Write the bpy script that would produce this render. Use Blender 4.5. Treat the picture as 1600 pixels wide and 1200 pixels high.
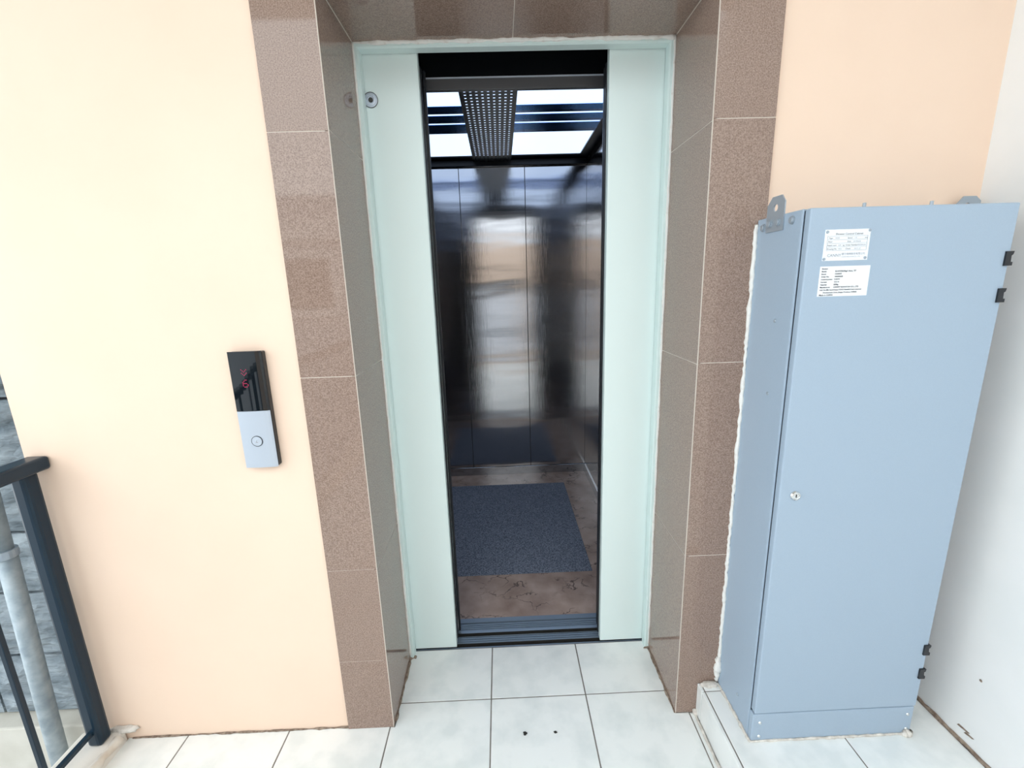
import bpy, bmesh, math, random
from mathutils import Matrix, Vector, noise
random.seed(7)
for o in list(bpy.data.objects): bpy.data.objects.remove(o, do_unlink=True)
SC = bpy.context.scene
COL = SC.collection

# ------------------------------------------------------------------ camera
cam_data = bpy.data.cameras.new('camera')
cam_data.sensor_fit = 'HORIZONTAL'; cam_data.sensor_width = 36.0
cam_data.lens = 691.8 / 1600 * 36.0
cam_data.clip_start = 0.02
cam = bpy.data.objects.new('camera', cam_data); COL.objects.link(cam)
_r = Vector((0.99918982, -0.02707053, -0.02978053))
_u = Vector((0.03499223, 0.21882934, 0.97513551))
_f = Vector((0.01988058, 0.97538757, -0.21959931))
cam.matrix_world = Matrix(((_r.x, _u.x, -_f.x, 0.3986), (_r.y, _u.y, -_f.y, -1.1837), (_r.z, _u.z, -_f.z, 1.4079), (0, 0, 0, 1)))
SC.camera = cam

# ------------------------------------------------------------------ sky, exposure
world = bpy.data.worlds.new('overcast_sky'); SC.world = world
world.use_nodes = True
bg = world.node_tree.nodes['Background']
bg.inputs[0].default_value = (0.90, 0.965, 1.0, 1); bg.inputs[1].default_value = 3.0
SC.view_settings.view_transform = 'Standard'; SC.view_settings.look = 'None'
SC.view_settings.gamma = 1.0; SC.view_settings.use_curve_mapping = False
SC.view_settings.exposure = 0.20

# ------------------------------------------------------------------ materials
def material(name, c1, c2=None, scale=20.0, rough=0.5, metal=0.0, bump=0.0, bump_scale=60.0, bump_dist=0.002,
             contrast=(0.35, 0.65), stretch=(1, 1, 1), detail=4.0, aniso=0.0, coat=0.0, spec=0.5, per_object=False,
             emit=None, emit_strength=0.0, bump_stretch=None, world_space=False):
    m = bpy.data.materials.new(name); m.use_nodes = True
    nt = m.node_tree; N = nt.nodes; L = nt.links
    p = N['Principled BSDF']
    p.inputs['Base Color'].default_value = (*c1, 1); p.inputs['Roughness'].default_value = rough
    p.inputs['Metallic'].default_value = metal; p.inputs['Anisotropic'].default_value = aniso
    p.inputs['Coat Weight'].default_value = coat; p.inputs['Specular IOR Level'].default_value = spec
    p.inputs['Coat Roughness'].default_value = 0.03
    tc = N.new('ShaderNodeTexCoord')
    vec = tc.outputs['Object']
    if world_space:
        g = N.new('ShaderNodeNewGeometry'); vec = g.outputs['Position']
    if per_object:
        oi = N.new('ShaderNodeObjectInfo'); mu = N.new('ShaderNodeMath'); mu.operation = 'MULTIPLY'; mu.inputs[1].default_value = 37.0
        L.new(oi.outputs['Random'], mu.inputs[0])
        ad = N.new('ShaderNodeVectorMath'); ad.operation = 'ADD'
        L.new(vec, ad.inputs[0]); L.new(mu.outputs[0], ad.inputs[1]); vec = ad.outputs[0]
    def mapped(s):
        mp = N.new('ShaderNodeMapping'); mp.inputs['Scale'].default_value = s
        L.new(vec, mp.inputs['Vector']); return mp.outputs[0]
    if c2 is not None:
        n = N.new('ShaderNodeTexNoise'); n.inputs['Scale'].default_value = scale; n.inputs['Detail'].default_value = detail
        L.new(mapped(stretch), n.inputs['Vector'])
        r = N.new('ShaderNodeValToRGB')
        r.color_ramp.elements[0].position = contrast[0]; r.color_ramp.elements[0].color = (*c1, 1)
        r.color_ramp.elements[1].position = contrast[1]; r.color_ramp.elements[1].color = (*c2, 1)
        L.new(n.outputs['Fac'], r.inputs[0]); L.new(r.outputs[0], p.inputs['Base Color'])
    if bump:
        n = N.new('ShaderNodeTexNoise'); n.inputs['Scale'].default_value = bump_scale; n.inputs['Detail'].default_value = 3
        L.new(mapped(bump_stretch or stretch), n.inputs['Vector'])
        b = N.new('ShaderNodeBump'); b.inputs['Strength'].default_value = bump; b.inputs['Distance'].default_value = bump_dist
        L.new(n.outputs['Fac'], b.inputs['Height']); L.new(b.outputs[0], p.inputs['Normal'])
    if emit:
        p.inputs['Emission Color'].default_value = (*emit, 1); p.inputs['Emission Strength'].default_value = emit_strength
    return m

def brushed_steel():
    m = bpy.data.materials.new('brushed_steel'); m.use_nodes = True
    nt = m.node_tree; N = nt.nodes; L = nt.links; p = N['Principled BSDF']
    p.inputs['Base Color'].default_value = (0.46, 0.46, 0.475, 1); p.inputs['Metallic'].default_value = 1.0; p.inputs['Roughness'].default_value = 0.09
    g = N.new('ShaderNodeNewGeometry')
    def nz(scale, sc, det):
        mp = N.new('ShaderNodeMapping'); mp.inputs['Scale'].default_value = sc; L.new(g.outputs['Position'], mp.inputs['Vector'])
        n = N.new('ShaderNodeTexNoise'); n.inputs['Scale'].default_value = scale; n.inputs['Detail'].default_value = det; L.new(mp.outputs[0], n.inputs['Vector']); return n.outputs['Fac']
    b1 = N.new('ShaderNodeBump'); b1.inputs['Strength'].default_value = 0.30; b1.inputs['Distance'].default_value = 0.012
    L.new(nz(1.5, (0.7, 0.7, 3.4), 2), b1.inputs['Height'])          # dents of the thin sheet
    b2 = N.new('ShaderNodeBump'); b2.inputs['Strength'].default_value = 0.5; b2.inputs['Distance'].default_value = 0.00022
    L.new(nz(1.0, (650, 650, 6), 2), b2.inputs['Height']); L.new(b1.outputs[0], b2.inputs['Normal'])   # hairline grain
    L.new(b2.outputs[0], p.inputs['Normal'])
    r = N.new('ShaderNodeMapRange'); r.inputs['To Min'].default_value = 0.06; r.inputs['To Max'].default_value = 0.16
    L.new(nz(1.0, (3, 3, 220), 3), r.inputs['Value']); L.new(r.outputs[0], p.inputs['Roughness'])
    return m
M = {}
M['peach'] = material('peach_paint', (0.86, 0.665, 0.525), (0.885, 0.69, 0.55), 3, rough=0.6, bump=0.15, bump_scale=35, spec=0.25)
M['white'] = material('white_paint', (0.80, 0.81, 0.80), (0.84, 0.84, 0.83), 5, rough=0.55, bump=0.15, bump_scale=30, spec=0.25)
M['tile'] = material('speckled_brown_porcelain', (0.21, 0.140, 0.108), (0.37, 0.270, 0.22), 330, rough=0.05, contrast=(0.30, 0.70), detail=2, per_object=True, bump=0.03, bump_scale=3.0, bump_dist=0.004)
M['grout_light'] = material('pale_grout', (0.62, 0.55, 0.48), rough=0.8)
M['grout_dark'] = material('grey_floor_grout', (0.16, 0.145, 0.13), (0.24, 0.22, 0.20), 30, rough=0.9)
M['floor_tile'] = material('white_clouded_floor_tile', (0.755, 0.79, 0.78), (0.86, 0.88, 0.865), 11, rough=0.22, contrast=(0.34, 0.56), detail=11, per_object=True, spec=0.4)
M['mint'] = material('pale_mint_enamel', (0.745, 0.865, 0.85), rough=0.38, spec=0.4)
M['frame'] = material('pale_mint_frame_enamel', (0.69, 0.82, 0.80), rough=0.4, spec=0.4)
M['caulk'] = material('white_sealant', (0.80, 0.80, 0.77), (0.66, 0.63, 0.58), 60, rough=0.7, contrast=(0.55, 0.80))
M['cement'] = material('rough_cement', (0.52, 0.48, 0.43), (0.78, 0.74, 0.68), 50, rough=0.9, bump=0.8, bump_scale=80)
M['grime'] = material('brown_dirt', (0.16, 0.11, 0.08), (0.34, 0.27, 0.21), 90, rough=0.9)
M['cabinet'] = material('blue_grey_powder_coat', (0.35, 0.445, 0.55), (0.365, 0.46, 0.565), 400, rough=0.42, bump=0.08, bump_scale=900, bump_dist=0.0005, spec=0.4)
M['zinc'] = material('zinc_plate', (0.36, 0.42, 0.48), rough=0.35, metal=0.35)
M['chrome'] = material('chrome', (0.75, 0.77, 0.78), rough=0.12, metal=1.0)
M['black'] = material('black_plastic', (0.012, 0.014, 0.018), rough=0.4)
M['black_glass'] = material('black_glass', (0.006, 0.009, 0.012), rough=0.03, spec=0.6)
M['silver'] = material('silver_panel', (0.52, 0.58, 0.66), rough=0.32, metal=0.25)
M['led'] = material('red_led', (0.25, 0.01, 0.05), emit=(0.9, 0.03, 0.16), emit_strength=0.28)
M['navy'] = material('dark_navy_gloss_paint', (0.006, 0.022, 0.040), rough=0.28, spec=0.35)
M['galv'] = material('galvanised_steel', (0.26, 0.32, 0.36), (0.42, 0.48, 0.51), 30, rough=0.5, metal=0.35, contrast=(0.3, 0.7))
M['stone'] = material('grey_building_stone', (0.12, 0.155, 0.18), (0.34, 0.39, 0.42), 14, rough=0.9, contrast=(0.3, 0.72), detail=10, bump=1.0, bump_scale=28, bump_dist=0.02, stretch=(0.6, 1, 1.6), per_object=True)
M['mortar'] = material('dark_mortar', (0.045, 0.045, 0.05), rough=0.95)
M['ledge'] = material('cream_plaster', (0.50, 0.48, 0.42), (0.58, 0.56, 0.50), 10, rough=0.8, bump=0.3)
M['curb'] = material('worn_white_curb', (0.74, 0.70, 0.64), (0.52, 0.40, 0.28), 9, rough=0.7, contrast=(0.55, 0.8), detail=8, bump=0.4, bump_scale=40)
M['steel'] = brushed_steel()
M['steel_dark'] = material('dark_brushed_steel', (0.10, 0.105, 0.11), rough=0.25, metal=1.0)
M['steel_edge'] = material('satin_steel_edge', (0.30, 0.32, 0.35), rough=0.25, metal=1.0)
M['header'] = material('satin_grey_header', (0.10, 0.10, 0.105), rough=0.4, metal=0.3)
M['kick'] = material('polished_kick_plate', (0.42, 0.44, 0.47), rough=0.08, metal=1.0)
M['alu'] = material('aluminium_sill', (0.26, 0.33, 0.41), rough=0.35, metal=0.5)
M['sill_dark'] = material('dark_sill_metal', (0.045, 0.045, 0.04), rough=0.4, metal=0.5)
M['car_black'] = material('black_ceiling_enamel', (0.004, 0.005, 0.007), rough=0.3, spec=0.25)
M['slat'] = material('steel_slat_blue_reflection', (0.06, 0.20, 0.50), rough=0.15, metal=0.9)  # steel slat; blue of the reflected lamp light put into its base colour
M['lamp'] = material('cool_white_light_panel', (0.8, 0.85, 0.9), rough=0.3, emit=(0.58, 0.74, 1.0), emit_strength=1.35)
M['shaft'] = material('dark_shaft_concrete', (0.03, 0.03, 0.03), rough=0.9)
M['mat_'] = material('blue_grey_speckled_carpet', (0.075, 0.09, 0.125), (0.26, 0.29, 0.36), 170, rough=0.95, contrast=(0.35, 0.65), detail=2, bump=0.5, bump_scale=250)
M['plate'] = material('white_metal_plate', (0.80, 0.84, 0.88), rough=0.35)
M['sticker'] = material('white_paper_sticker', (0.82, 0.85, 0.88), rough=0.5)
M['ink'] = material('dark_ink', (0.05, 0.055, 0.07), rough=0.6)
M['ink_light'] = material('grey_ink', (0.30, 0.33, 0.38), rough=0.6)
M['glass'] = material('window_glass', (0.02, 0.02, 0.022), rough=0.03)
M['far_wall'] = material('far_plaster', (0.50, 0.52, 0.55), (0.55, 0.57, 0.60), 4, rough=0.8)
M['soffit'] = material('ceiling_white', (0.72, 0.70, 0.66), rough=0.8)
M['ground'] = material('ground_concrete', (0.30, 0.29, 0.27), (0.38, 0.36, 0.33), 2, rough=0.9)
M['debris'] = material('black_debris_and_sill_shade', (0.02, 0.018, 0.015), rough=0.9)  # floor crumbs; also paints the dark of the sill groove and gap

def marble():
    m = bpy.data.materials.new('brown_veined_stone_vinyl'); m.use_nodes = True
    nt = m.node_tree; N = nt.nodes; L = nt.links; p = N['Principled BSDF']
    p.inputs['Roughness'].default_value = 0.22
    tc = N.new('ShaderNodeTexCoord')
    n = N.new('ShaderNodeTexNoise'); n.inputs['Scale'].default_value = 9; n.inputs['Detail'].default_value = 8
    L.new(tc.outputs['Object'], n.inputs['Vector'])
    r = N.new('ShaderNodeValToRGB'); r.color_ramp.elements[0].position = .3; r.color_ramp.elements[1].position = .7
    r.color_ramp.elements[0].color = (0.27, 0.185, 0.15, 1); r.color_ramp.elements[1].color = (0.48, 0.36, 0.30, 1)
    L.new(n.outputs['Fac'], r.inputs[0])
    # crooked dark veins: cell borders of a warped voronoi
    n2 = N.new('ShaderNodeTexNoise'); n2.inputs['Scale'].default_value = 14; n2.inputs['Detail'].default_value = 6
    L.new(tc.outputs['Object'], n2.inputs['Vector'])
    mx = N.new('ShaderNodeMix'); mx.data_type = 'VECTOR'; mx.inputs['Factor'].default_value = 0.16
    L.new(tc.outputs['Object'], mx.inputs[4]); L.new(n2.outputs['Color'], mx.inputs[5])
    v = N.new('ShaderNodeTexVoronoi'); v.feature = 'DISTANCE_TO_EDGE'; v.inputs['Scale'].default_value = 9
    L.new(mx.outputs[1], v.inputs['Vector'])
    r2 = N.new('ShaderNodeValToRGB'); r2.color_ramp.elements[0].position = 0.0; r2.color_ramp.elements[1].position = 0.035
    r2.color_ramp.elements[0].color = (1, 1, 1, 1); r2.color_ramp.elements[1].color = (0, 0, 0, 1)
    L.new(v.outputs['Distance'], r2.inputs[0])
    n3 = N.new('ShaderNodeTexNoise'); n3.inputs['Scale'].default_value = 7; L.new(tc.outputs['Object'], n3.inputs['Vector'])
    r3 = N.new('ShaderNodeValToRGB'); r3.color_ramp.elements[0].position = .46; r3.color_ramp.elements[1].position = .58
    L.new(n3.outputs['Fac'], r3.inputs[0])
    mul = N.new('ShaderNodeMath'); mul.operation = 'MULTIPLY'
    L.new(r2.outputs[0], mul.inputs[0]); L.new(r3.outputs[0], mul.inputs[1])
    mix = N.new('ShaderNodeMix'); mix.data_type = 'RGBA'
    L.new(mul.outputs[0], mix.inputs['Factor']); L.new(r.outputs[0], mix.inputs[6]); mix.inputs[7].default_value = (0.05, 0.035, 0.03, 1)
    L.new(mix.outputs[2], p.inputs['Base Color'])
    return m
M['marble'] = marble()

# ------------------------------------------------------------------ helpers
def tag(o, label=None, cat=None, group=None, kind=None):
    if label: o['label'] = label
    if cat: o['category'] = cat
    if group: o['group'] = group
    if kind: o['kind'] = kind
    return o
def origin(o):
    p = Vector((0, 0, 0))
    while o is not None:
        p += o.location; o = o.parent
    return p
def link(name, me, mat, parent=None, loc=(0, 0, 0), smooth=False):
    o = bpy.data.objects.new(name, me); COL.objects.link(o)
    if mat is not None and not me.materials: me.materials.append(mat)
    if parent is not None:
        o.parent = parent; o.location = Vector(loc) - origin(parent)
    else: o.location = loc
    if smooth:
        for f in me.polygons: f.use_smooth = True
    return o
def done(name, bm, mat, parent=None, loc=(0, 0, 0), smooth=False):
    bmesh.ops.recalc_face_normals(bm, faces=bm.faces)
    me = bpy.data.meshes.new(name); bm.to_mesh(me); bm.free()
    return link(name, me, mat, parent, loc, smooth)
def empty(name, loc=(0, 0, 0)):
    o = bpy.data.objects.new(name, None); COL.objects.link(o); o.location = loc; o.empty_display_size = 0.1
    return o
def add_box(bm, x0, x1, y0, y1, z0, z1, bevel=0.0, seg=1):
    vs = [bm.verts.new((x, y, z)) for z in (z0, z1) for y in (y0, y1) for x in (x0, x1)]
    fs = [bm.faces.new([vs[i] for i in q]) for q in ((0, 2, 3, 1), (4, 5, 7, 6), (0, 1, 5, 4), (2, 6, 7, 3), (0, 4, 6, 2), (1, 3, 7, 5))]
    if bevel:
        es = list({e for f in fs for e in f.edges})
        bmesh.ops.bevel(bm, geom=es, offset=bevel, segments=seg, affect='EDGES', profile=0.5)
def box(name, x0, x1, y0, y1, z0, z1, mat, parent=None, bevel=0.0, seg=1):
    c = Vector(((x0 + x1) / 2, (y0 + y1) / 2, (z0 + z1) / 2)); bm = bmesh.new()
    add_box(bm, x0 - c.x, x1 - c.x, y0 - c.y, y1 - c.y, z0 - c.z, z1 - c.z, bevel, seg)
    return done(name, bm, mat, parent, c)
def boxes(name, lst, mat, parent=None, bevel=0.0, loc=(0, 0, 0)):
    bm = bmesh.new(); l = Vector(loc)
    for b in lst: add_box(bm, b[0] - l.x, b[1] - l.x, b[2] - l.y, b[3] - l.y, b[4] - l.z, b[5] - l.z, bevel)
    return done(name, bm, mat, parent, loc)
def prism_x(name, prof, x0, x1, mat, parent=None, bevel=0.0):
    """profile of (y, z) points run along x"""
    bm = bmesh.new(); cy = sum(p[0] for p in prof) / len(prof); cz = sum(p[1] for p in prof) / len(prof); cx = (x0 + x1) / 2
    a = [bm.verts.new((x0 - cx, y - cy, z - cz)) for y, z in prof]; b = [bm.verts.new((x1 - cx, y - cy, z - cz)) for y, z in prof]
    n = len(prof)
    bm.faces.new(a); bm.faces.new(b[::-1])
    for i in range(n): bm.faces.new((a[i], b[i], b[(i + 1) % n], a[(i + 1) % n]))
    bmesh.ops.triangulate(bm, faces=[f for f in bm.faces if len(f.verts) > 4])
    return done(name, bm, mat, parent, (cx, cy, cz))
def add_lathe(bm, prof, axis, center, seg=24):
    """prof: (radius, distance along axis)"""
    ax = {'x': Vector((1, 0, 0)), 'y': Vector((0, 1, 0)), 'z': Vector((0, 0, 1)), '-y': Vector((0, -1, 0)), '-x': Vector((-1, 0, 0))}[axis]
    p = ax.orthogonal().normalized(); q = ax.cross(p); c = Vector(center); rings = []
    for r, d in prof:
        if r < 1e-6: rings.append([bm.verts.new(c + ax * d)])
        else: rings.append([bm.verts.new(c + ax * d + (p * math.cos(2 * math.pi * i / seg) + q * math.sin(2 * math.pi * i / seg)) * r) for i in range(seg)])
    for A, B in zip(rings, rings[1:]):
        for i in range(seg):
            j = (i + 1) % seg
            if len(A) == 1 and len(B) == 1: continue
            if len(A) == 1: bm.faces.new((A[0], B[i], B[j]))
            elif len(B) == 1: bm.faces.new((A[i], A[j], B[0]))
            else: bm.faces.new((A[i], A[j], B[j], B[i]))
def lathe(name, prof, axis, center, mat, parent=None, seg=24, smooth=False):
    bm = bmesh.new(); add_lathe(bm, prof, axis, (0, 0, 0), seg)
    return done(name, bm, mat, parent, center, smooth)
def tube(name, pts, radii, mat, parent=None, seg=16, wobble=0.0):
    c0 = Vector(pts[0]); bm = bmesh.new(); rings = []
    P = [Vector(p) - c0 for p in pts]
    for k, p in enumerate(P):
        t = (P[min(k + 1, len(P) - 1)] - P[max(k - 1, 0)]).normalized()
        a = t.orthogonal().normalized() if abs(t.z) < 0.9 else Vector((1, 0, 0)); a = (a - t * a.dot(t)).normalized(); b = t.cross(a)
        r = radii[k] if hasattr(radii, '__len__') else radii
        rings.append([bm.verts.new(p + (a * math.cos(2 * math.pi * i / seg) + b * math.sin(2 * math.pi * i / seg)) * r * (1 + random.uniform(-wobble, wobble))) for i in range(seg)])
    for A, B in zip(rings, rings[1:]):
        for i in range(seg): bm.faces.new((A[i], A[(i + 1) % seg], B[(i + 1) % seg], B[i]))
    bm.faces.new(rings[0]); bm.faces.new(rings[-1][::-1])
    return done(name, bm, mat, parent, c0, True)
def bead(name, p0, p1, r, mat, parent, n=40, jit=0.35, seg=7):
    """lumpy bead of sealant along a line"""
    a, b = Vector(p0), Vector(p1)
    pts = [a.lerp(b, i / n) + Vector([random.uniform(-r, r) * 0.25 for _ in range(3)]) for i in range(n + 1)]
    rr = [r * (1 + jit * noise.noise(Vector((i * 0.33, r * 99, a.x * 7 + a.z * 3))) * 1.6) for i in range(n + 1)]
    return tube(name, pts, rr, mat, parent, seg, 0.12)
def curve_mesh(cu):
    ob = bpy.data.objects.new('tmp', cu); COL.objects.link(ob)
    dg = bpy.context.evaluated_depsgraph_get(); me = bpy.data.meshes.new_from_object(ob.evaluated_get(dg))
    bpy.data.objects.remove(ob, do_unlink=True); bpy.data.curves.remove(cu)
    return me
def plate2d(name, outer, holes, thick, basis, loc, mat, parent=None):
    """flat plate with round holes; basis = (world vector of plate x, world vector of plate y)"""
    cu = bpy.data.curves.new(name, 'CURVE'); cu.dimensions = '2D'; cu.fill_mode = 'BOTH'; cu.extrude = thick / 2
    def sp(pts):
        s = cu.splines.new('POLY'); s.points.add(len(pts) - 1); s.use_cyclic_u = True
        for q, (x, y) in zip(s.points, pts): q.co = (x, y, 0, 1)
    sp(outer)
    for hx, hy, hr in holes: sp([(hx + hr * math.cos(2 * math.pi * i / 18), hy + hr * math.sin(2 * math.pi * i / 18)) for i in range(18)])
    me = curve_mesh(cu)
    ex, ey = Vector(basis[0]), Vector(basis[1]); ez = ex.cross(ey)
    me.transform(Matrix(((ex.x, ey.x, ez.x, 0), (ex.y, ey.y, ez.y, 0), (ex.z, ey.z, ez.z, 0), (0, 0, 0, 1))))
    me.name = name
    return link(name, me, mat, parent, loc)
def text(name, lines, mat, parent, thick=0.0):
    """lines: (string, size, x, y, z[, align]) joined into one lettering mesh that faces -y"""
    bm = bmesh.new(); base = Vector(lines[0][2:5])
    for ln in lines:
        s, size, x, y, z = ln[:5]
        cu = bpy.data.curves.new(name, 'FONT'); cu.body = s; cu.size = size; cu.fill_mode = 'FRONT'; cu.resolution_u = 2
        cu.align_x = ln[5] if len(ln) > 5 else 'LEFT'
        if len(ln) > 6: cu.offset = ln[6]
        me = curve_mesh(cu)
        me.transform(Matrix.Translation(Vector((x, y, z)) - base) @ Matrix.Rotation(math.pi / 2, 4, 'X'))
        bm.from_mesh(me); bpy.data.meshes.remove(me)
    me = bpy.data.meshes.new(name); bm.to_mesh(me); bm.free()
    return link(name, me, mat, parent, base)

XR = 0.934      # right reveal
D = 0.272       # depth of the tiled recess
ZT = 2.094      # soffit of the recess
XW = 1.65       # white side wall
ZP = 0.117      # top of the tiled step
CEIL = 2.78

# ================================================================== THE SETTING
w = boxes('wall_back', [(-0.943, -0.011, 0.009, 0.295, -0.1, CEIL), (0.945, 1.9, 0.009, 0.295, -0.1, CEIL), (-0.011, 0.945, 0.009, 0.295, 2.106, CEIL)], M['peach'], loc=(0.4, 0.15, 0), bevel=0.004)
tag(w, 'peach painted lift lobby wall around the brown tiled portal', kind='structure')
w = box('wall_right', XW, XW + 0.2, -3.2, 0.012, -0.1, CEIL, M['white'])
tag(w, 'white painted side wall beside the grey control cabinet', kind='structure')
bead('skirting_grime', (XW - 0.001, -0.01, ZP + 0.003), (XW - 0.001, -0.75, ZP + 0.003), 0.006, M['grime'], w, 50, 0.6)
for (yy, zz, ll) in ((-0.205, 0.155, 0.03), (-0.225, 0.150, 0.022)):
    prism_x('chipped_paint', [(yy, zz), (yy - ll, zz + 0.004), (yy - ll - 0.004, zz + 0.008), (yy - 0.004, zz + 0.007)], XW - 0.0012, XW + 0.001, M['grime'], w)
lathe('nail_hole', [(0, 0.0), (0.004, 0.0012), (0, 0.0018)], '-x', (XW, -0.235, 0.335), M['grime'], w, 8)

# shaft that the lift stands in
w = boxes('wall_shaft', [(-0.55, -0.45, 0.297, 2.3, -0.6, 3.0), (1.2, 1.3, 0.297, 2.3, -0.6, 3.0), (-0.55, 1.3, 2.2, 2.3, -0.6, 3.0), (-0.55, 1.3, 0.297, 2.3, 2.9, 3.0), (-0.55, 1.3, 0.38, 2.3, -0.6, -0.5)], M['shaft'], loc=(0.4, 1.2, 0))
tag(w, kind='structure')

# floor with single tiles
floor = boxes('floor', [(-0.86, XW, -3.1, 0.31, -0.16, -0.0012)], M['grout_dark'], loc=(0.4, -1.3, 0))
tag(floor, 'white tiled landing floor', kind='structure')
G = 0.0022
xs = [-0.865, -0.67, -0.342, -0.012, 0.319, 0.649, 0.979, XW - 0.005]
ys = [0.309, 0.084, -0.246, -0.576, -0.906, -1.236, -1.566, -1.896, -2.226, -2.556, -2.99]
for i in range(len(xs) - 1):
    for j in range(len(ys) - 1):
        x0, x1, y1, y0 = xs[i] + G, xs[i + 1] - G, ys[j] - G, ys[j + 1] + G
        if i == len(xs) - 2 and y1 > -0.75: continue
        if x0 > 0.97 and y1 > -0.75: continue
        pcs = []
        if y1 > 0:
            if y0 > 0:
                xa, xb = max(x0, 0.004), min(x1, XR - 0.002)
                if xb - xa > 0.02: pcs.append((xa, xb, y0, y1))
            else:
                if x1 <= 0.0: pcs.append((x0, x1, y0, -0.001 if x0 > -0.16 else 0.008))
                elif x1 > XR or x0 < 0:
                    bm = bmesh.new(); pts = [(x1, y0), (x1, y1), (0.004, y1), (0.004, -0.001), (x0, -0.001), (x0, y0)] if x0 < 0 else [(x0, y0), (x1, y0), (x1, -0.001), (XR - 0.002, -0.001), (XR - 0.002, y1), (x0, y1)]
                    cx, cy = (x0 + x1) / 2, (y0 + y1) / 2
                    a = [bm.verts.new((px - cx, py - cy, -0.012)) for px, py in pts]; b = [bm.verts.new((px - cx, py - cy, 0)) for px, py in pts]
                    bm.faces.new(a); bm.faces.new(b); bmesh.ops.triangulate(bm, faces=bm.faces[:])
                    for q in range(6): bm.faces.new((a[q], a[(q + 1) % 6], b[(q + 1) % 6], b[q]))
                    done('floor_tile', bm, M['floor_tile'], floor, (cx, cy, 0))
                elif x1 > 0 and x0 < XR - 0.02: pcs.append((max(x0, -0.0), min(x1, XR - 0.002) if x1 > XR else x1, y0, y1))
        else: pcs.append((x0, x1, y0, y1))
        for p in pcs: box('floor_tile', p[0], p[1], p[2], p[3], -0.012, random.uniform(-0.0003, 0.0003), M['floor_tile'], floor, 0.0006)
# strip between the last joint and the step
for (a, b) in ((-0.244, -0.001), (-0.574, -0.248), (-0.72, -0.578)):
    box('floor_tile', 0.981, 0.9985, a, b, -0.012, -0.0002, M['floor_tile'], floor, 0.0012)
bead('floor_grime', (0.003, 0.02, 0.001), (0.003, 0.27, 0.001), 0.0035, M['grime'], floor, 24, 0.7)
bead('floor_grime', (XR - 0.003, 0.0, 0.001), (XR - 0.003, 0.27, 0.001), 0.004, M['grime'], floor, 24, 0.7)
bead('floor_grime', (-0.85, 0.007, 0.001), (-0.15, 0.007, 0.001), 0.003, M['grime'], floor, 60, 0.7)

# raised tiled step under the cabinet
step = boxes('trim_1', [(1.009, XW, -0.75, 0.0085, -0.003, ZP - 0.0015)], M['grout_dark'], loc=(1.3, -0.37, 0))
tag(step, 'raised white tiled step under the grey control cabinet', kind='structure')
for (a, b) in ((-0.030, -0.0005), (-0.36, -0.033), (-0.69, -0.363)):
    box('riser_tile', 1.0, 1.009, a, b, 0.0, ZP - 0.0005, M['floor_tile'], step, 0.0012)
    for (x0, x1) in ((1.0125, 1.337), (1.3405, XW - 0.006)):
        box('step_tile', x0, x1, a, b, ZP - 0.009, ZP, M['floor_tile'], step, 0.0012)
bead('mortar_bead', (0.994, -0.005, 0.002), (0.996, -0.7, 0.002), 0.0045, M['cement'], step, 50, 0.5)
bm = bmesh.new(); bmesh.ops.create_icosphere(bm, subdivisions=3, radius=1)
for v in bm.verts:
    d = 1 + 0.35 * noise.noise(v.co * 2.3); v.co = Vector((v.co.x * 0.030 * d, v.co.y * 0.012 * d, v.co.z * 0.009 * d))
done('cement_patch', bm, M['cement'], step, (1.036, -0.010, ZP + 0.001), True)
bm = bmesh.new(); bmesh.ops.create_icosphere(bm, subdivisions=2, radius=1)
for v in bm.verts:
    d = 1 + 0.4 * noise.noise(v.co * 2.0 + Vector((5, 0, 0))); v.co = Vector((v.co.x * 0.012 * d, v.co.y * 0.010 * d, v.co.z * 0.012 * d))
done('cement_patch', bm, M['cement'], step, (0.999, -0.006, 0.006), True)

# brown tile cladding of the portal
portal = boxes('trim_2', [(-0.146, -0.009, 0.0006, 0.010, 0.0, 2.39), (XR + 0.010, 1.088, 0.0006, 0.010, 0.0, 2.39), (-0.146, 1.088, 0.0006, 0.010, 2.106, 2.39),
                          (-0.011, 0.0009, 0.0025, D + 0.02, 0.0, 2.106), (XR - 0.0009, XR + 0.011, 0.0025, D + 0.02, 0.0, 2.106), (-0.01, XR + 0.01, 0.0025, D + 0.02, ZT + 0.0006, 2.106)], M['grout_light'], loc=(0.467, 0.1, 1.0))
tag(portal, 'glossy speckled brown tile cladding around the lift doorway', kind='structure')
g = 0.0011
rows_l = [0.0, 0.262, 0.587, 1.178, 1.781, 2.39]
rows = [0.0, 0.586, 1.181, 1.788, 2.39]
for z0, z1 in zip(rows_l, rows_l[1:]):
    box('wall_tile', -0.1475, -0.0005, 0.0, 0.0085, z0 + (g if z0 > 0.7 else 0.0004), z1 - (g if z1 > 0.7 else 0.0004), M['tile'], portal, 0.0004)
for z0, z1 in zip(rows, rows[1:]):
    box('wall_tile', XR + 0.0005, 1.0895, 0.0, 0.0085, z0 + g, z1 - g, M['tile'], portal, 0.0004)
rev = [0.0, 0.586, 1.178, 1.784, ZT + 0.0]
for z0, z1 in zip(rev, rev[1:]):
    box('wall_tile', -0.0075, 0.0015, 0.002, D + 0.02, z0 + g, z1 - g, M['tile'], portal, 0.0004)
    box('wall_tile', XR - 0.0015, XR + 0.0075, 0.002, D + 0.02, z0 + g, z1 - g, M['tile'], portal, 0.0004)
for x0, x1 in ((0.0035, 0.459), (0.4615, XR - 0.0035)):
    box('wall_tile', x0, x1, 0.002, D + 0.02, ZT, ZT + 0.0085, M['tile'], portal, 0.0004)
    box('wall_tile', x0, x1, 0.0, 0.0085, ZT + 0.002, 2.389, M['tile'], portal, 0.0004)
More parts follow.
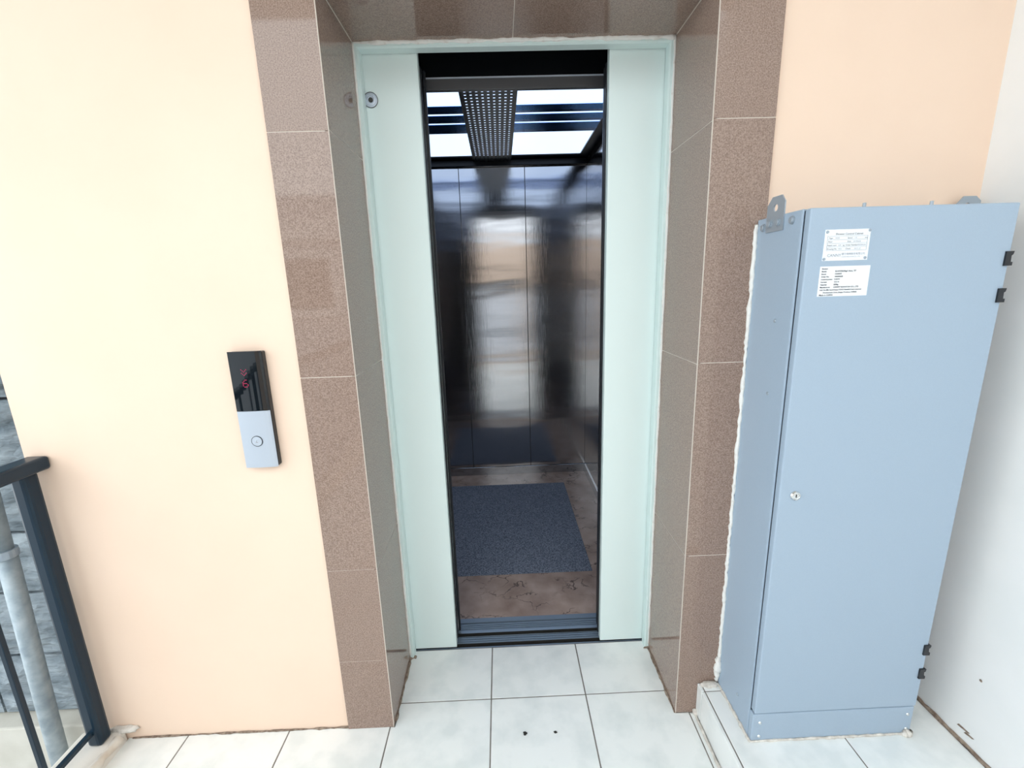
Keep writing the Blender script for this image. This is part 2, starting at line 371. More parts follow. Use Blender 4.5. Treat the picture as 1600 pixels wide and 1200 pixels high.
for zz0, zz1 in ((0.0, ZT),):
    box('corner_joint', -0.0006, 0.0014, -0.0006, 0.0022, zz0, zz1, M['grout_light'], portal)
    box('corner_joint', XR - 0.0014, XR + 0.0006, -0.0006, 0.0022, zz0, zz1, M['grout_light'], portal)

# ceiling above the landing, wall behind the camera with a window, left side open above the railing
tag(box('ceiling', -2.3, XW + 0.2, -1.5, 0.3, CEIL, CEIL + 0.18, M['soffit']), kind='structure')  # unseen; overhang added to cut left skylight, rear edge shortened to admit more
yb = -3.05
w = boxes('wall_front', [(-0.95, -0.30, yb - 0.2, yb, -0.1, 2.15), (0.92, XW, yb - 0.2, yb, -0.1, 2.15), (-0.30, 0.92, yb - 0.2, yb, -0.1, 0.10), (-0.30, 0.92, yb - 0.2, yb, 1.48, 2.15)], M['peach'], loc=(0.35, yb, 0))
tag(w, kind='structure')
w = boxes('window_1', [(-0.30, -0.25, yb - 0.14, yb - 0.08, 0.10, 1.48), (0.87, 0.92, yb - 0.14, yb - 0.08, 0.10, 1.48), (-0.25, 0.87, yb - 0.14, yb - 0.08, 0.10, 0.14), (-0.25, 0.87, yb - 0.14, yb - 0.08, 1.28, 1.48), (-0.25, 0.87, yb - 0.14, yb - 0.08, 0.47, 0.56), (-0.25, 0.87, yb - 0.14, yb - 0.08, 0.80, 0.83)], M['navy'], loc=(0.3, yb, 0.1))
tag(w, kind='structure')
tag(box('ground', -14, 8, -14, 6, -4.3, -4.1, M['ground']), kind='structure')
# neighbouring house that the glossy tiles mirror
w = boxes('wall_neighbour', [(-9.0, 6.0, -6.4, -6.0, -4.1, 2.8)], M['far_wall'], loc=(-5, -6.2, 0))
tag(w, kind='structure')
box('band_course', -9.0, 6.0, -6.0, -5.9, 2.15, 2.45, M['white'], w)
boxes('window_frame', [(-3.2, -3.05, -6.0, -5.94, 1.0, 2.0), (-2.2, -2.05, -6.0, -5.94, 1.0, 2.0), (-3.05, -2.2, -6.0, -5.94, 1.88, 2.0), (-3.05, -2.2, -6.0, -5.94, 1.0, 1.12)], M['white'], w, loc=(-2.6, -6, 1))
box('window_pane', -3.05, -2.2, -6.0, -5.97, 1.12, 1.88, M['glass'], w)

# stone wall beyond the railing, with a plaster ledge
stone = boxes('wall_left', [(-3.6, -0.946, 0.118, 0.4, -2.2, 2.778)], M['mortar'], loc=(-2, 0.2, 0))
tag(stone, 'rough grey stone block wall seen behind the railing', kind='structure')
zc = [0.020, 0.253, 0.487, 0.70, 0.915, 1.128, 1.345, 1.56, 1.78, 2.0, 2.22, 2.43, 2.65, 2.78]
for k, (z0, z1) in enumerate(zip(zc, zc[1:])):
    x = -0.950
    wds = [0.62, 0.50, 0.55, 0.48] if k % 2 else [0.40, 0.52, 0.50, 0.56]
    for wd in wds:
        bm = bmesh.new(); nx, nz = 7, 5; h = z1 - z0 - 0.009; ww = wd - 0.009
        gr = [[bm.verts.new((-ww / 2 + ww * i / nx, (0.0 if i in (0, nx) or j in (0, nz) else -0.012 + 0.020 * noise.noise(Vector((x * 3 + i * 0.9, k * 5.3, j * 1.1)))), -h / 2 + h * j / nz)) for i in range(nx + 1)] for j in range(nz + 1)]
        for j in range(nz):
            for i in range(nx): bm.faces.new((gr[j][i], gr[j][i + 1], gr[j + 1][i + 1], gr[j + 1][i]))
        bk = [bm.verts.new((sx * ww / 2, 0.03, sz * h / 2)) for sz in (-1, 1) for sx in (-1, 1)]
        bm.faces.new([gr[0][i] for i in range(nx + 1)] + [bk[1], bk[0]])
        bm.faces.new([gr[nz][i] for i in range(nx, -1, -1)] + [bk[2], bk[3]])
        bm.faces.new([gr[j][0] for j in range(nz, -1, -1)] + [bk[0], bk[2]])
        bm.faces.new([gr[j][nx] for j in range(nz + 1)] + [bk[3], bk[1]])
        done('stone_block', bm, M['stone'], stone, (x - wd / 2, 0.102, (z0 + z1) / 2))
        x -= wd
ledge = box('trim_3', -3.6, -0.946, 0.045, 0.117, -0.4, 0.018, M['ledge'], None, 0.006, 2)
tag(ledge, 'cream plaster ledge at the foot of the stone wall', kind='structure')
# curb that carries the railing
curb = box('trim_4', -1.0, -0.862, -3.1, 0.008, -0.16, 0.040, M['curb'], None, 0.012, 3)
tag(curb, 'worn white plaster curb under the dark railing', kind='structure')
bead('worn_nosing', (-0.866, -0.02, 0.030), (-0.868, -1.2, 0.030), 0.014, M['curb'], curb, 60, 0.3)
bm = bmesh.new(); bmesh.ops.create_icosphere(bm, subdivisions=3, radius=1)
for v in bm.verts:
    d = 1 + 0.4 * noise.noise(v.co * 2.7 + Vector((9, 2, 1))); v.co = Vector((v.co.x * 0.046 * d, v.co.y * 0.012 * d, v.co.z * 0.011 * d))
done('cement_patch', bm, M['cement'], curb, (-0.865, 0.004, 0.042), True)

# ================================================================== LIFT DOORWAY
# landing door frame
fr = empty('trim_5', (0.467, D, 0)); tag(fr, 'pale mint metal frame of the lift doorway', kind='structure')
def jamb(x0, s):
    # profile in x, y: front face 12 mm wide then a return back to the door panels
    bm = bmesh.new(); cx = x0
    pr = [(0.0, 0.0), (0.011, 0.0), (0.0145, 0.006), (0.0145, 0.036), (0.0, 0.036)]
    a = [bm.verts.new((s * x, y, 0.0)) for x, y in pr]; b = [bm.verts.new((s * x, y, ZT - (0.0145 if 0.01 < x else 0.0) * (1.0 if x > 0.012 else 0.76))) for x, y in pr]
    n = len(pr); bm.faces.new(a); bm.faces.new(b)
    for i in range(n): bm.faces.new((a[i], a[(i + 1) % n], b[(i + 1) % n], b[i]))
    done('jamb', bm, M['frame'], fr, (x0, D, 0))
jamb(0.002, 1); jamb(XR - 0.002, -1)
bm = bmesh.new()
pr = [(0.0, ZT - 0.0005, 0.0), (0.0, ZT - 0.011, 0.011), (0.006, ZT - 0.0145, 0.0145), (0.036, ZT - 0.0145, 0.0145), (0.036, ZT - 0.0005, 0.0)]
a = [bm.verts.new((0.002 + i - 0.467, y, z)) for y, z, i in pr]; b = [bm.verts.new((XR - 0.002 - i - 0.467, y, z)) for y, z, i in pr]
bm.faces.new(a); bm.faces.new(b)
for i in range(5): bm.faces.new((a[i], b[i], b[(i + 1) % 5], a[(i + 1) % 5]))
done('head', bm, M['frame'], fr, (0.467, D, 0))
bead('sealant_bead', (0.003, D - 0.001, 0.02), (0.003, D - 0.001, ZT), 0.0035, M['caulk'], fr, 120, 0.5)
bead('sealant_bead', (XR - 0.003, D - 0.001, 0.02), (XR - 0.003, D - 0.001, ZT), 0.0038, M['caulk'], fr, 120, 0.5)
bead('sealant_bead', (0.003, D - 0.001, ZT - 0.002), (XR - 0.003, D - 0.001, ZT - 0.002), 0.0055, M['caulk'], fr, 90, 0.6)
for xx in (0.010, XR - 0.010):
    bead('rust_stain', (xx - 0.012, D - 0.002, 0.002), (xx + 0.014, D + 0.004, 0.002), 0.005, M['grime'], fr, 8, 0.6)

# landing door panels, pushed half open
d1 = empty('door_1', (0.08, 0.326, 0.012)); tag(d1, 'pale mint sliding lift door panel with round lock, left of the opening', kind='structure')
box('panel', -0.27, 0.178, 0.312, 0.340, 0.006, 2.125, M['mint'], d1, 0.0015)
box('edge_strip', 0.1705, 0.1815, 0.3402, 0.352, 0.02, 2.06, M['black'], d1, 0.001)
lk = lathe('lock_escutcheon', [(0, 0.0), (0.0205, 0.0), (0.0205, 0.0015), (0.0185, 0.003), (0.0165, 0.0032), (0.0155, 0.0045), (0.0110, 0.0050), (0.0095, 0.0020), (0, 0.0015)], '-y', (0.031, 0.312, 1.960), M['silver'], d1, 28)
lathe('keyhole', [(0, 0.0), (0.0075, 0.0), (0.0065, 0.0024), (0, 0.0026)], '-y', (0.031, 0.3105, 1.960), M['sill_dark'], lk, 16)
lathe('escutcheon_ring', [(0.0205, 0.0), (0.0218, 0.0), (0.0218, 0.0022), (0.0205, 0.0022)], '-y', (0.031, 0.312, 1.960), M['sill_dark'], lk, 28)
d2 = empty('door_2', (0.83, 0.326, 0.012)); tag(d2, 'plain pale mint sliding lift door panel, right of the opening', kind='structure')
box('panel', 0.750, 1.18, 0.312, 0.340, 0.006, 2.125, M['mint'], d2, 0.0015)
box('edge_strip', 0.7465, 0.7575, 0.3402, 0.352, 0.02, 2.06, M['black'], d2, 0.001)

# landing sill
sill = empty('trim_6', (0.467, 0.34, -0.03)); tag(sill, 'dark grooved metal threshold of the lift landing', kind='structure')
prism_x('threshold', [(0.3105, -0.03), (0.3105, -0.001), (0.3165, -0.001), (0.3165, -0.020), (0.336, -0.020), (0.336, -0.001), (0.342, -0.001), (0.342, -0.005), (0.346, -0.005), (0.346, -0.001),
                      (0.353, -0.001), (0.353, -0.005), (0.357, -0.005), (0.357, -0.001), (0.364, -0.001), (0.364, -0.005), (0.368, -0.005), (0.368, -0.001), (0.374, -0.003), (0.376, -0.03)], -0.25, 1.18, M['alu'], sill)
boxes('groove_shade', [(-0.25, 1.18, 0.3168, 0.3358, -0.0198, -0.019), (-0.25, 1.18, 0.3345, 0.3359, -0.019, -0.0025)], M['debris'], sill, loc=(0.467, 0.33, -0.02))  # black liner paints the shade inside the door groove
box('gap_face', -0.25, 1.18, 0.3745, 0.3765, -0.03, -0.004, M['debris'], sill)  # black sheet paints the dark of the gap between the sills

# ================================================================== LIFT CAR
CX0, CX1, CYF, CYB, CZ = -0.268, 0.998, 0.445, 1.96, 2.20
car = empty('elevator_car', (0.37, 1.2, -0.03))
tag(car, 'lift car with brushed steel walls and lit ceiling behind the half open doors', 'elevator')
box('floor_covering', CX0, CX1, 0.470, CYB, -0.03, 0.0, M['marble'], car)
prism_x('car_sill', [(0.390, -0.035), (0.390, -0.002), (0.400, 0.0), (0.406, 0.0), (0.406, -0.004), (0.410, -0.004), (0.410, 0.0), (0.416, 0.0), (0.416, -0.004), (0.420, -0.004), (0.420, 0.0), (0.426, 0.0), (0.426, -0.004), (0.430, -0.004), (0.430, 0.0),
                     (0.438, 0.0), (0.438, -0.016), (0.4455, -0.016), (0.4455, 0.001), (0.4695, 0.001), (0.4695, -0.035)], CX0, CX1, M['alu'], car)
box('sill_face', CX0, CX1, 0.3885, 0.3898, -0.035, -0.002, M['sill_dark'], car)
for x0, x1 in ((CX0, 0.152), (0.1555, 0.586), (0.5895, CX1)):
    box('back_panel', x0, x1, CYB, CYB + 0.02, 0.064, 2.160, M['steel'], car, 0.0008)
box('back_wall_core', CX0 - 0.02, CX1 + 0.02, CYB + 0.006, CYB + 0.04, -0.03, 2.3, M['shaft'], car)
box('kick_plate', CX0, CX1, CYB - 0.006, CYB + 0.004, 0.0, 0.062, M['kick'], car, 0.0008)
for s, xx in ((-1, CX0), (1, CX1)):
    yy = [0.500, 0.990, 1.475, CYB]
    for y0, y1 in zip(yy, yy[1:]):
        if s < 0: box('side_panel', xx - 0.02, xx, y0 + 0.001, y1 - 0.001, 0.064, 2.160, M['steel'], car, 0.0008)
        else: box('side_panel', xx, xx + 0.02, y0 + 0.001, y1 - 0.001, 0.064, 2.160, M['steel'], car, 0.0008)
    if s < 0: box('kick_plate', xx - 0.004, xx + 0.006, 0.50, CYB - 0.007, 0.0, 0.062, M['kick'], car, 0.0008); box('side_wall_core', xx - 0.05, xx - 0.021, 0.45, CYB + 0.03, -0.03, 2.3, M['shaft'], car)
    else: box('kick_plate', xx - 0.006, xx + 0.004, 0.50, CYB - 0.007, 0.0, 0.062, M['kick'], car, 0.0008); box('side_wall_core', xx + 0.021, xx + 0.05, 0.45, CYB + 0.03, -0.03, 2.3, M['shaft'], car)
# front returns and header of the car
box('front_return', CX0, 0.150, 0.452, 0.498, 0.0, 2.2, M['steel'], car, 0.001)
box('front_return', 0.786, CX1, 0.452, 0.498, 0.0, 2.2, M['steel'], car, 0.001)
hd = box('door_header', -0.25, 1.0, 0.444, 0.464, 2.034, 2.068, M['header'], car, 0.001)
box('header_trim', -0.25, 1.0, 0.4405, 0.4445, 2.0655, 2.0695, M['silver'], hd)
box('shaft_void_sheet', -0.25, 1.0, 0.450, 0.464, 2.0705, 2.45, M['car_black'], car)  # black sheet added as the dark shaft void above the header
# car doors
for (x0, x1, e0, e1) in ((-0.25, 0.178, 0.178, 0.1865), (0.762, 1.16, 0.7545, 0.762)):
    dd = box('car_door', x0, x1, 0.392, 0.418, 0.008, 2.075, M['steel'], car, 0.001)
    box('rubber_edge', e0, e1, 0.3935, 0.4085, 0.010, 2.07, M['black'], dd, 0.001)
    box('edge_trim', e0 - 0.001 if x0 < 0 else e0 + 0.0012, e1 - 0.0012 if x0 < 0 else e1 + 0.001, 0.409, 0.4175, 0.010, 2.07, M['steel_edge'], dd, 0.001)
# ceiling
cf = boxes('ceiling_frame', [(CX0, CX1, 0.466, 0.49, CZ, 2.24), (CX0, CX1, 1.862, CYB, CZ, 2.24), (CX0, -0.196, 0.49, 1.862, CZ, 2.24), (0.937, CX1, 0.49, 1.862, CZ, 2.24),
                             (0.2565, 0.262, 0.49, 1.862, CZ, 2.24), (0.494, 0.4995, 0.49, 1.862, CZ, 2.24), (CX0 - 0.04, CX1 + 0.04, 0.466, CYB + 0.03, 2.262, 2.30)], M['car_black'], car, loc=(0.37, 1.2, 2.2))
box('ceiling_cove', CX0, CX1, CYB - 0.03, CYB + 0.004, 2.161, 2.1985, M['car_black'], car, 0.003)
for y0, y1 in ((1.058, 1.140), (1.172, 1.262), (1.292, 1.418)):
    for x0, x1 in ((-0.195, 0.256), (0.500, 0.936)):
        prism_x('ceiling_slat', [(y0, CZ + 0.002), (y0 + 0.6 * (y1 - y0), CZ - 0.003), (y1, CZ - 0.001), (y1, CZ + 0.002), (y0, CZ + 0.004)], x0, x1, M['slat'], car)
for x0, x1 in ((-0.195, 0.256), (0.500, 0.936)):
    for y0, y1 in ((0.491, 1.10), (1.101, 1.38), (1.381, 1.861)):
        box('light_panel', x0, x1, y0, y1, CZ + 0.006, CZ + 0.014, M['lamp'], car)
box('light_panel', 0.263, 0.493, 0.491, 1.861, CZ + 0.006, CZ + 0.014, M['lamp'], car)
# perforated plate in the middle of the ceiling
bm = bmesh.new(); gx0, gx1, gy0, gy1 = 0.2555, 0.5005, 0.56, 1.945
nc, nr = 9, 42; mx = 0.012; px = (gx1 - gx0 - 2 * mx) / nc; py = (gy1 - gy0) / nr
def quad(a, b, c, d): bm.faces.new([bm.verts.new((x, y, 0)) for x, y in (a, b, c, d)])
quad((gx0, gy0), (gx0 + mx, gy0), (gx0 + mx, gy1), (gx0, gy1)); quad((gx1 - mx, gy0), (gx1, gy0), (gx1, gy1), (gx1 - mx, gy1))
for i in range(nc):
    for j in range(nr):
        X0, X1, Y0, Y1 = gx0 + mx + i * px, gx0 + mx + (i + 1) * px, gy0 + j * py, gy0 + (j + 1) * py
        cx, cy, hx, hy = (X0 + X1) / 2, (Y0 + Y1) / 2, 0.0046, 0.0068
        quad((X0, Y0), (X1, Y0), (cx + hx, cy - hy), (cx - hx, cy - hy)); quad((X1, Y0), (X1, Y1), (cx + hx, cy + hy), (cx + hx, cy - hy))
        quad((X1, Y1), (X0, Y1), (cx - hx, cy + hy), (cx + hx, cy + hy)); quad((X0, Y1), (X0, Y0), (cx - hx, cy - hy), (cx - hx, cy + hy))
bmesh.ops.remove_doubles(bm, verts=bm.verts, dist=1e-5)
for v in bm.verts: v.co -= Vector((0.378, 1.2, 0))
gp = done('perforated_plate', bm, M['car_black'], car, (0.378, 1.2, CZ - 0.010))
so = gp.modifiers.new('thickness', 'SOLIDIFY'); so.thickness = 0.002; so.offset = 0
boxes('plate_edge', [(gx0, gx0 + 0.002, gy0, gy1, CZ - 0.0095, CZ), (gx1 - 0.002, gx1, gy0, gy1, CZ - 0.0095, CZ), (gx0, gx1, gy1 - 0.002, gy1, CZ - 0.0095, CZ)], M['car_black'], gp, loc=(0.378, 1.2, CZ))

mt = box('floor_mat', -0.07, 0.811, 0.757, 1.768, 0.0, 0.004, M['mat_'], None, 0.0015)
tag(mt, 'blue grey speckled carpet mat on the floor of the lift car', 'mat')

# ================================================================== CONTROL CABINET
CXA, CXB, CYA = 1.066, 1.529, -0.197
cab = empty('control_cabinet', ((CXA + CXB) / 2, -0.1, ZP + 0.001)); tag(cab, 'tall blue grey steel control cabinet standing on the tiled step', 'cabinet')
ct = 1.549
body = box('body', CXA, CXB, -0.1735, -0.002, ZP + 0.001, ct, M['cabinet'], cab, 0.002, 2)
box('body_flange', CXA, CXA + 0.004, -0.1765, -0.1735, ZP + 0.001, ct, M['cabinet'], body, 0.001)
dr = box('cabinet_door', CXA + 0.003, CXB - 0.001, CYA, -0.178, 0.2160, ct - 0.001, M['cabinet'], cab, 0.003, 2)
box('door_gap_shade', CXA + 0.006, CXB - 0.004, -0.1795, -0.174, 0.206, 0.222, M['black'], cab)  # black strips added behind the door gaps to darken their lines
box('door_gap_shade', CXA + 0.0055, CXA + 0.012, -0.1795, -0.174, 0.222, ct - 0.004, M['black'], cab)
pl = box('plinth_panel', CXA + 0.001, CXB - 0.001, CYA + 0.003, -0.1765, ZP + 0.002, 0.2105, M['cabinet'], cab, 0.0025, 2)
def screw(x, y, z, axis, parent, r=0.0048, hexa=False, mat='chrome'):
    if hexa: lathe('bolt', [(0, 0.0), (r * 1.3, 0.0), (r * 1.3, 0.0015), (r, 0.0016), (r, 0.005), (r * 0.7, 0.006), (0, 0.006)], axis, (x, y, z), M[mat], parent, 12)
    else: lathe('screw', [(0, 0.0), (r, 0.0), (r, 0.001), (r * 0.75, 0.0026), (0, 0.003)], axis, (x, y, z), M[mat], parent, 14)
for (x, z) in ((1.088, 0.182), (1.089, 0.135), (1.511, 0.186), (1.514, 0.136)): screw(x, CYA + 0.003, z, '-y', pl)
for z in (1.302, 1.12, 0.194): screw(CXA, -0.115, z, '-x', body, 0.0042, False, 'zinc')
# lock on the door
lk = lathe('lock', [(0, 0.0), (0.0125, 0.0), (0.0125, 0.002), (0.0105, 0.0055), (0.0085, 0.006), (0.0080, 0.0045), (0.0070, 0.0050), (0, 0.0052)], '-y', (1.1085, CYA, 0.879), M['chrome'], dr, 28)
box('keyhole', 1.1070, 1.1098, CYA - 0.0058, CYA - 0.0045, 0.8755, 0.8840, M['black'], lk, 0.0004)
# hinges on the right edge
for zc_ in (1.431, 1.351, 0.405, 0.328):
    pts = [(-0.0095, -0.0155), (0.0075, -0.0155), (0.0075, -0.0075), (0.0035, -0.0075), (0.0025, 0.006), (0.006, 0.0085), (0.0075, 0.0155), (-0.0095, 0.0155)]
    plate2d('hinge', pts, [], 0.012, ((1, 0, 0), (0, 0, 1)), (CXB - 0.0045, CYA + 0.002, zc_), M['black'], cab)
# lifting lugs with bolts
lug = plate2d('mounting_bracket', [(-0.034, -0.024), (0.034, -0.024), (0.034, 0.040), (0.020, 0.056), (-0.016, 0.056), (-0.034, 0.038)], [(0.000, 0.030, 0.0085)], 0.003, ((0, -1, 0), (0, 0, 1)), (CXA - 0.0018, -0.079, 1.537), M['zinc'], cab)
for yy in (-0.062, -0.094): screw(CXA - 0.0034, yy, 1.532, '-x', lug, 0.0075, True, 'zinc')
for yy in (-0.030, -0.142): screw(CXA, yy, 1.531 if yy < -0.1 else 1.527, '-x', body, 0.0075, True, 'zinc')
plate2d('mounting_bracket', [(-0.034, -0.024), (0.030, -0.024), (0.030, 0.024), (0.016, 0.036), (-0.016, 0.036), (-0.034, 0.016)], [(-0.004, 0.012, 0.008)], 0.003, ((1, 0, 0), (0, 0, 1)), (1.602, -0.012, 1.556), M['zinc'], cab)
box('bracket_foot', 1.5295, 1.60, -0.0105, -0.004, 1.534, 1.548, M['zinc'], cab, 0.001)
for x in (1.205, 1.356): lathe('stud', [(0, 0), (0.0035, 0), (0.0035, 0.010), (0, 0.011)], 'z', (x, -0.17, ct), M['zinc'], cab, 10)
# sealant along the wall and the step
bead('sealant_bead', (CXA - 0.003, -0.003, 0.16), (CXA - 0.003, -0.003, ct - 0.01), 0.0052, M['caulk'], cab, 150, 0.3)
bead('sealant_bead', (CXA - 0.006, -0.004, 0.13), (CXA - 0.006, -0.004, 0.22), 0.009, M['caulk'], cab, 14, 0.5)
bead('sealant_bead', (CXA - 0.002, -0.006, ZP + 0.003), (CXA - 0.002, CYA, ZP + 0.003), 0.0042, M['cement'], cab, 40, 0.5)
bead('sealant_bead', (CXA, CYA + 0.001, ZP + 0.0025), (CXB, CYA + 0.001, ZP + 0.0025), 0.0032, M['cement'], cab, 60, 0.4)
bead('sealant_bead', (CXB - 0.022, CYA - 0.001, ZP + 0.006), (CXB - 0.003, CYA - 0.001, ZP + 0.006), 0.009, M['cement'], cab, 10, 0.3)
# name plate
PX0, PX1, PZ0, PZ1 = 1.1055, 1.2055, 1.437, 1.5025; py = CYA - 0.0012
npl = box('name_plate', PX0, PX1, py, CYA + 0.0005, PZ0, PZ1, M['plate'], dr, 0.0004); npl['label'] = 'white metal rating plate'
for (x, z) in ((PX0 + .004, PZ1 - .005), (PX1 - .003, PZ1 - .003), (PX0 + .003, PZ0 + .004), (PX1 - .006, PZ0 + .005)): screw(x, py, z, '-y', npl, 0.0030, False, 'zinc')
ty = py - 0.0004; L_ = PX0 + 0.007
text('lettering', [('Elevator Control Cabinet', 0.0058, (PX0 + PX1) / 2 + 0.003, ty, PZ1 - 0.0115, 'CENTER'),
    ('Type', 0.0043, L_ + .002, ty, 1.4830), ('Speed', 0.0043, L_ + .043, ty, 1.4830), ('m/s', 0.0043, PX1 - .012, ty, 1.4830),
    ('Floor', 0.0043, L_ + .001, ty, 1.4755), ('Date', 0.0043, L_ + .043, ty, 1.4755),
    ('Rated Load', 0.0043, L_, ty, 1.4680), ('kg  Order Number', 0.0043, L_ + .034, ty, 1.4680),
    ('Drawing No', 0.0043, L_, ty, 1.4605), ('Check', 0.0043, L_ + .041, ty, 1.4605)], M['ink'], npl)
text('lettering', [('CANNY', 0.0088, L_ + .002, ty, 1.4455), ('康力电梯股份有限公司', 0.0052, L_ + .034, ty, 1.4490), ('CANNY ELEVATOR CO., LTD', 0.0032, L_ + .034, ty, 1.4440),
    ('VVVF', 0.0042, L_ + .016, ty, 1.4830), ('1.0', 0.0042, L_ + .058, ty, 1.4830), ('20190628', 0.0042, L_ + .056, ty, 1.4755), ('630', 0.0042, L_ + .024, ty, 1.4680), ('18G0062811', 0.0042, L_ + .066, ty, 1.4680), ('1052', 0.0042, L_ + .024, ty, 1.4605), ('2019. 07', 0.0042, L_ + .060, ty, 1.4605)], M['ink_light'], npl)
rl = [(L_ - .001, PX1 - .006, ty, ty + 0.0003, z - 0.0002, z + 0.0002) for z in (1.4885, 1.4810, 1.4735, 1.4660, 1.4585)]
rl += [(x - 0.0002, x + 0.0002, ty, ty + 0.0003, 1.4585, 1.4885) for x in (L_ - .001, PX1 - .006)]
boxes('ruled_lines', rl, M['ink_light'], npl, loc=(PX0, ty, PZ0))
# sticker
SX0, SX1, SZ0, SZ1 = 1.1035, 1.2155, 1.3605, 1.4255; sy = CYA - 0.0006
st = box('paper_sticker', SX0, SX1, sy, CYA + 0.0005, SZ0, SZ1, M['sticker'], dr); st['label'] = 'white printed paper sticker'
sy -= 0.0004; L_ = SX0 + 0.004; V = L_ + 0.030; z0 = SZ1 - 0.0065; dz = 0.0057
rowsT = [('Elevator', ''), ('Model:', 'KLW/VF630kg/1.0m/s, 7/7'), ('Brand:', 'CANNY'), ('Order No:', '18G00628'), ('Control power:', '5.5KW'), ('Current:', '13.5 A'), ('Capacity:', '630kg'), ('Manufacturer:', 'CANNY ELEVATOR CO., LTD')]
lines = []
for i, (a, b) in enumerate(rowsT):
    lines.append((a, 0.0041, L_, sy, z0 - i * dz, 'LEFT', 0.00012))
    if b: lines.append((b, 0.0044, V, sy, z0 - i * dz, 'LEFT', 0.00012))
lines += [('Add: No.888, Kangli Road, FOHO New&Hi-Tech Industrial', 0.0039, L_, sy, z0 - 8 * dz, 'LEFT', 0.00012), ('Development Zone, Jiangsu Province, CHINA', 0.0041, L_ + 0.008, sy, z0 - 9 * dz, 'LEFT', 0.00012), ('Made in CHINA', 0.0047, L_, sy, z0 - 10 * dz, 'LEFT', 0.00012)]
text('lettering', lines, M['ink'], st)

# ================================================================== CALL PANEL
cp = empty('call_panel', (-0.278, 0.009, 0.932)); tag(cp, 'slim lift call panel with black display and silver button plate on the peach wall', 'call panel')
bx0, bx1 = -0.3235, -0.2345
box('back_case', bx0 + 0.001, bx1, -0.010, 0.0092, 0.934, 1.2555, M['black'], cp, 0.003, 2)
def curved_front(name, z0, z1, mat):
    bm = bmesh.new(); pr = [(bx0 + 0.001, -0.0105), (bx0, -0.0125)]
    n = 8
    for i in range(n + 1): pr.append((bx0 + 0.002 + (bx1 - 0.016 - bx0 - 0.002) * i / n, -0.0150 - 0.0015 * math.sin(math.pi * i / n)))
    pr += [(bx1 - 0.006, -0.0135), (bx1 - 0.001, -0.0105)]
    cx, cz = -0.279, (z0 + z1) / 2
    a = [bm.verts.new((x - cx, y, z0 - cz)) for x, y in pr]; b = [bm.verts.new((x - cx, y, z1 - cz)) for x, y in pr]
    bm.faces.new(a); bm.faces.new(b)
    for i in range(len(pr)): bm.faces.new((a[i], b[i], b[(i + 1) % len(pr)], a[(i + 1) % len(pr)]))
    return done(name, bm, mat, cp, (cx, 0, cz))
dsp = curved_front('display_glass', 1.0955, 1.2570, M['black_glass']); dsp['label'] = 'black glass display with red dot matrix'
sil = curved_front('button_plate', 0.9325, 1.0945, M['silver']); sil['label'] = 'silver button plate'
bt = lathe('call_button', [(0, 0.0), (0.0135, 0.0), (0.0135, 0.0022), (0.0125, 0.003), (0, 0.003)], '-y', (-0.2800, -0.0158, 1.0095), M['silver'], sil, 28)
lathe('button_ring', [(0.0137, 0.0), (0.0155, 0.0), (0.0152, 0.0016), (0.0137, 0.0016)], '-y', (-0.2800, -0.0160, 1.0095), M['steel_dark'], sil, 28)
for zz in (1.0120,):
    plate2d('button_symbol', [(-0.004, -0.003), (0.004, -0.003), (0, 0.005)], [], 0.0004, ((1, 0, 0), (0, 0, 1)), (-0.2800, -0.0190, 1.0085), M['chrome'], bt)
bm = bmesh.new(); pit = 0.0031
arrow = ['1...1', '.1.1.', '..1..', '1...1', '.1.1.', '..1..']; six = ['..11.', '.1...', '1....', '1111.', '1...1', '1...1', '.111.']
def dots(rowsd, zt):
    for r, row in enumerate(rowsd):
        for c_, ch in enumerate(row):
            if ch == '1': add_box(bm, (c_ - 2) * pit - 0.001, (c_ - 2) * pit + 0.001, -0.0003, 0.0003, zt - r * pit - 0.001, zt - r * pit + 0.001)
dots(arrow, 0.024); dots(six, -0.004)
done('display_dots', bm, M['led'], dsp, (-0.2855, -0.0168, 1.185))

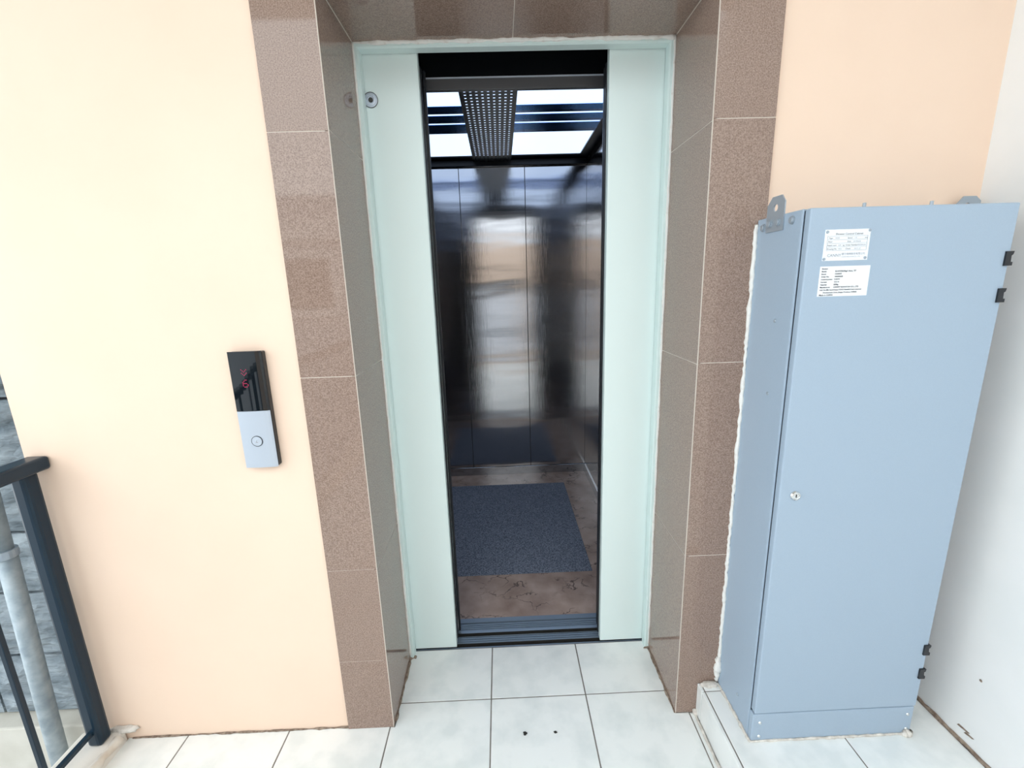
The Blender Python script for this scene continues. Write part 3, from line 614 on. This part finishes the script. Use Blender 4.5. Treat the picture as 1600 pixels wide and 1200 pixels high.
# ================================================================== RAILING
rail = empty('railing', (-0.91, -0.03, 0.04)); tag(rail, 'dark navy painted metal railing fixed to the end of the peach wall', 'railing')
box('handrail', -0.928, -0.868, -2.98, 0.008, 0.946, 0.984, M['navy'], rail, 0.009, 3)
def post(y): box('post', -0.934, -0.890, y - 0.022, y + 0.022, 0.038, 0.948, M['navy'], rail, 0.012, 3)
for y in (-0.030, -1.55, -2.9): post(y)
box('bottom_rail', -0.920, -0.904, -2.98, -0.05, 0.085, 0.100, M['navy'], rail, 0.002)
box('weld_tab', -0.938, -0.900, -0.042, -0.006, 0.505, 0.53, M['navy'], rail, 0.006, 2)
y = -0.185; k = 0
bal = None
while y > -2.85:
    if abs(y + 1.55) > 0.06:
        if bal is None: bal = box('baluster', -0.9185, -0.9055, y - 0.0065, y + 0.0065, 0.098, 0.948, M['navy'], rail, 0.0015)
        else:
            o = bal.copy(); COL.objects.link(o); o.location = bal.location + Vector((0, y + 0.185, 0))
    y -= 0.125

pipe = empty('steel_pipe', (-1.07, 0.0, -0.4)); tag(pipe, 'galvanised steel pipe standing behind the dark railing by the stone wall', 'pipe')
tube('pipe_length', [(-1.115, 0.0, -0.8), (-1.085, 0.0, 0.10), (-1.058, 0.0, 0.69)], 0.023, M['galv'], pipe, 24)
tube('upper_length', [(-1.058, 0.0, 0.688), (-1.045, 0.0, 1.0), (-1.005, 0.0, 2.6)], 0.019, M['galv'], pipe, 24)
lathe('collar', [(0.019, -0.012), (0.0265, -0.012), (0.0275, 0.0), (0.0265, 0.012), (0.019, 0.012)], 'z', (-1.058, 0.0, 0.692), M['zinc'], pipe, 24)

# ================================================================== DEBRIS
def crumb(x, y, r, seed, label):
    bm = bmesh.new(); bmesh.ops.create_icosphere(bm, subdivisions=2, radius=1)
    for v in bm.verts:
        d = 1 + 0.7 * noise.noise(v.co * 1.8 + Vector((seed, 0, 0))); v.co = Vector((v.co.x * r * d, v.co.y * r * 0.8 * d, v.co.z * r * 0.4 * d))
    zmin = min(v.co.z for v in bm.verts)
    o = done('debris_crumb', bm, M['debris'], None, (x, y, -zmin))
    tag(o, label, 'debris', 'dark crumbs on the floor tile')
crumb(0.4290, -0.0455, 0.0068, 3.1, 'larger ragged dark crumb on the white floor tile before the lift')
crumb(0.5270, -0.0455, 0.0050, 8.4, 'smaller dark crumb on the white floor tile before the lift')
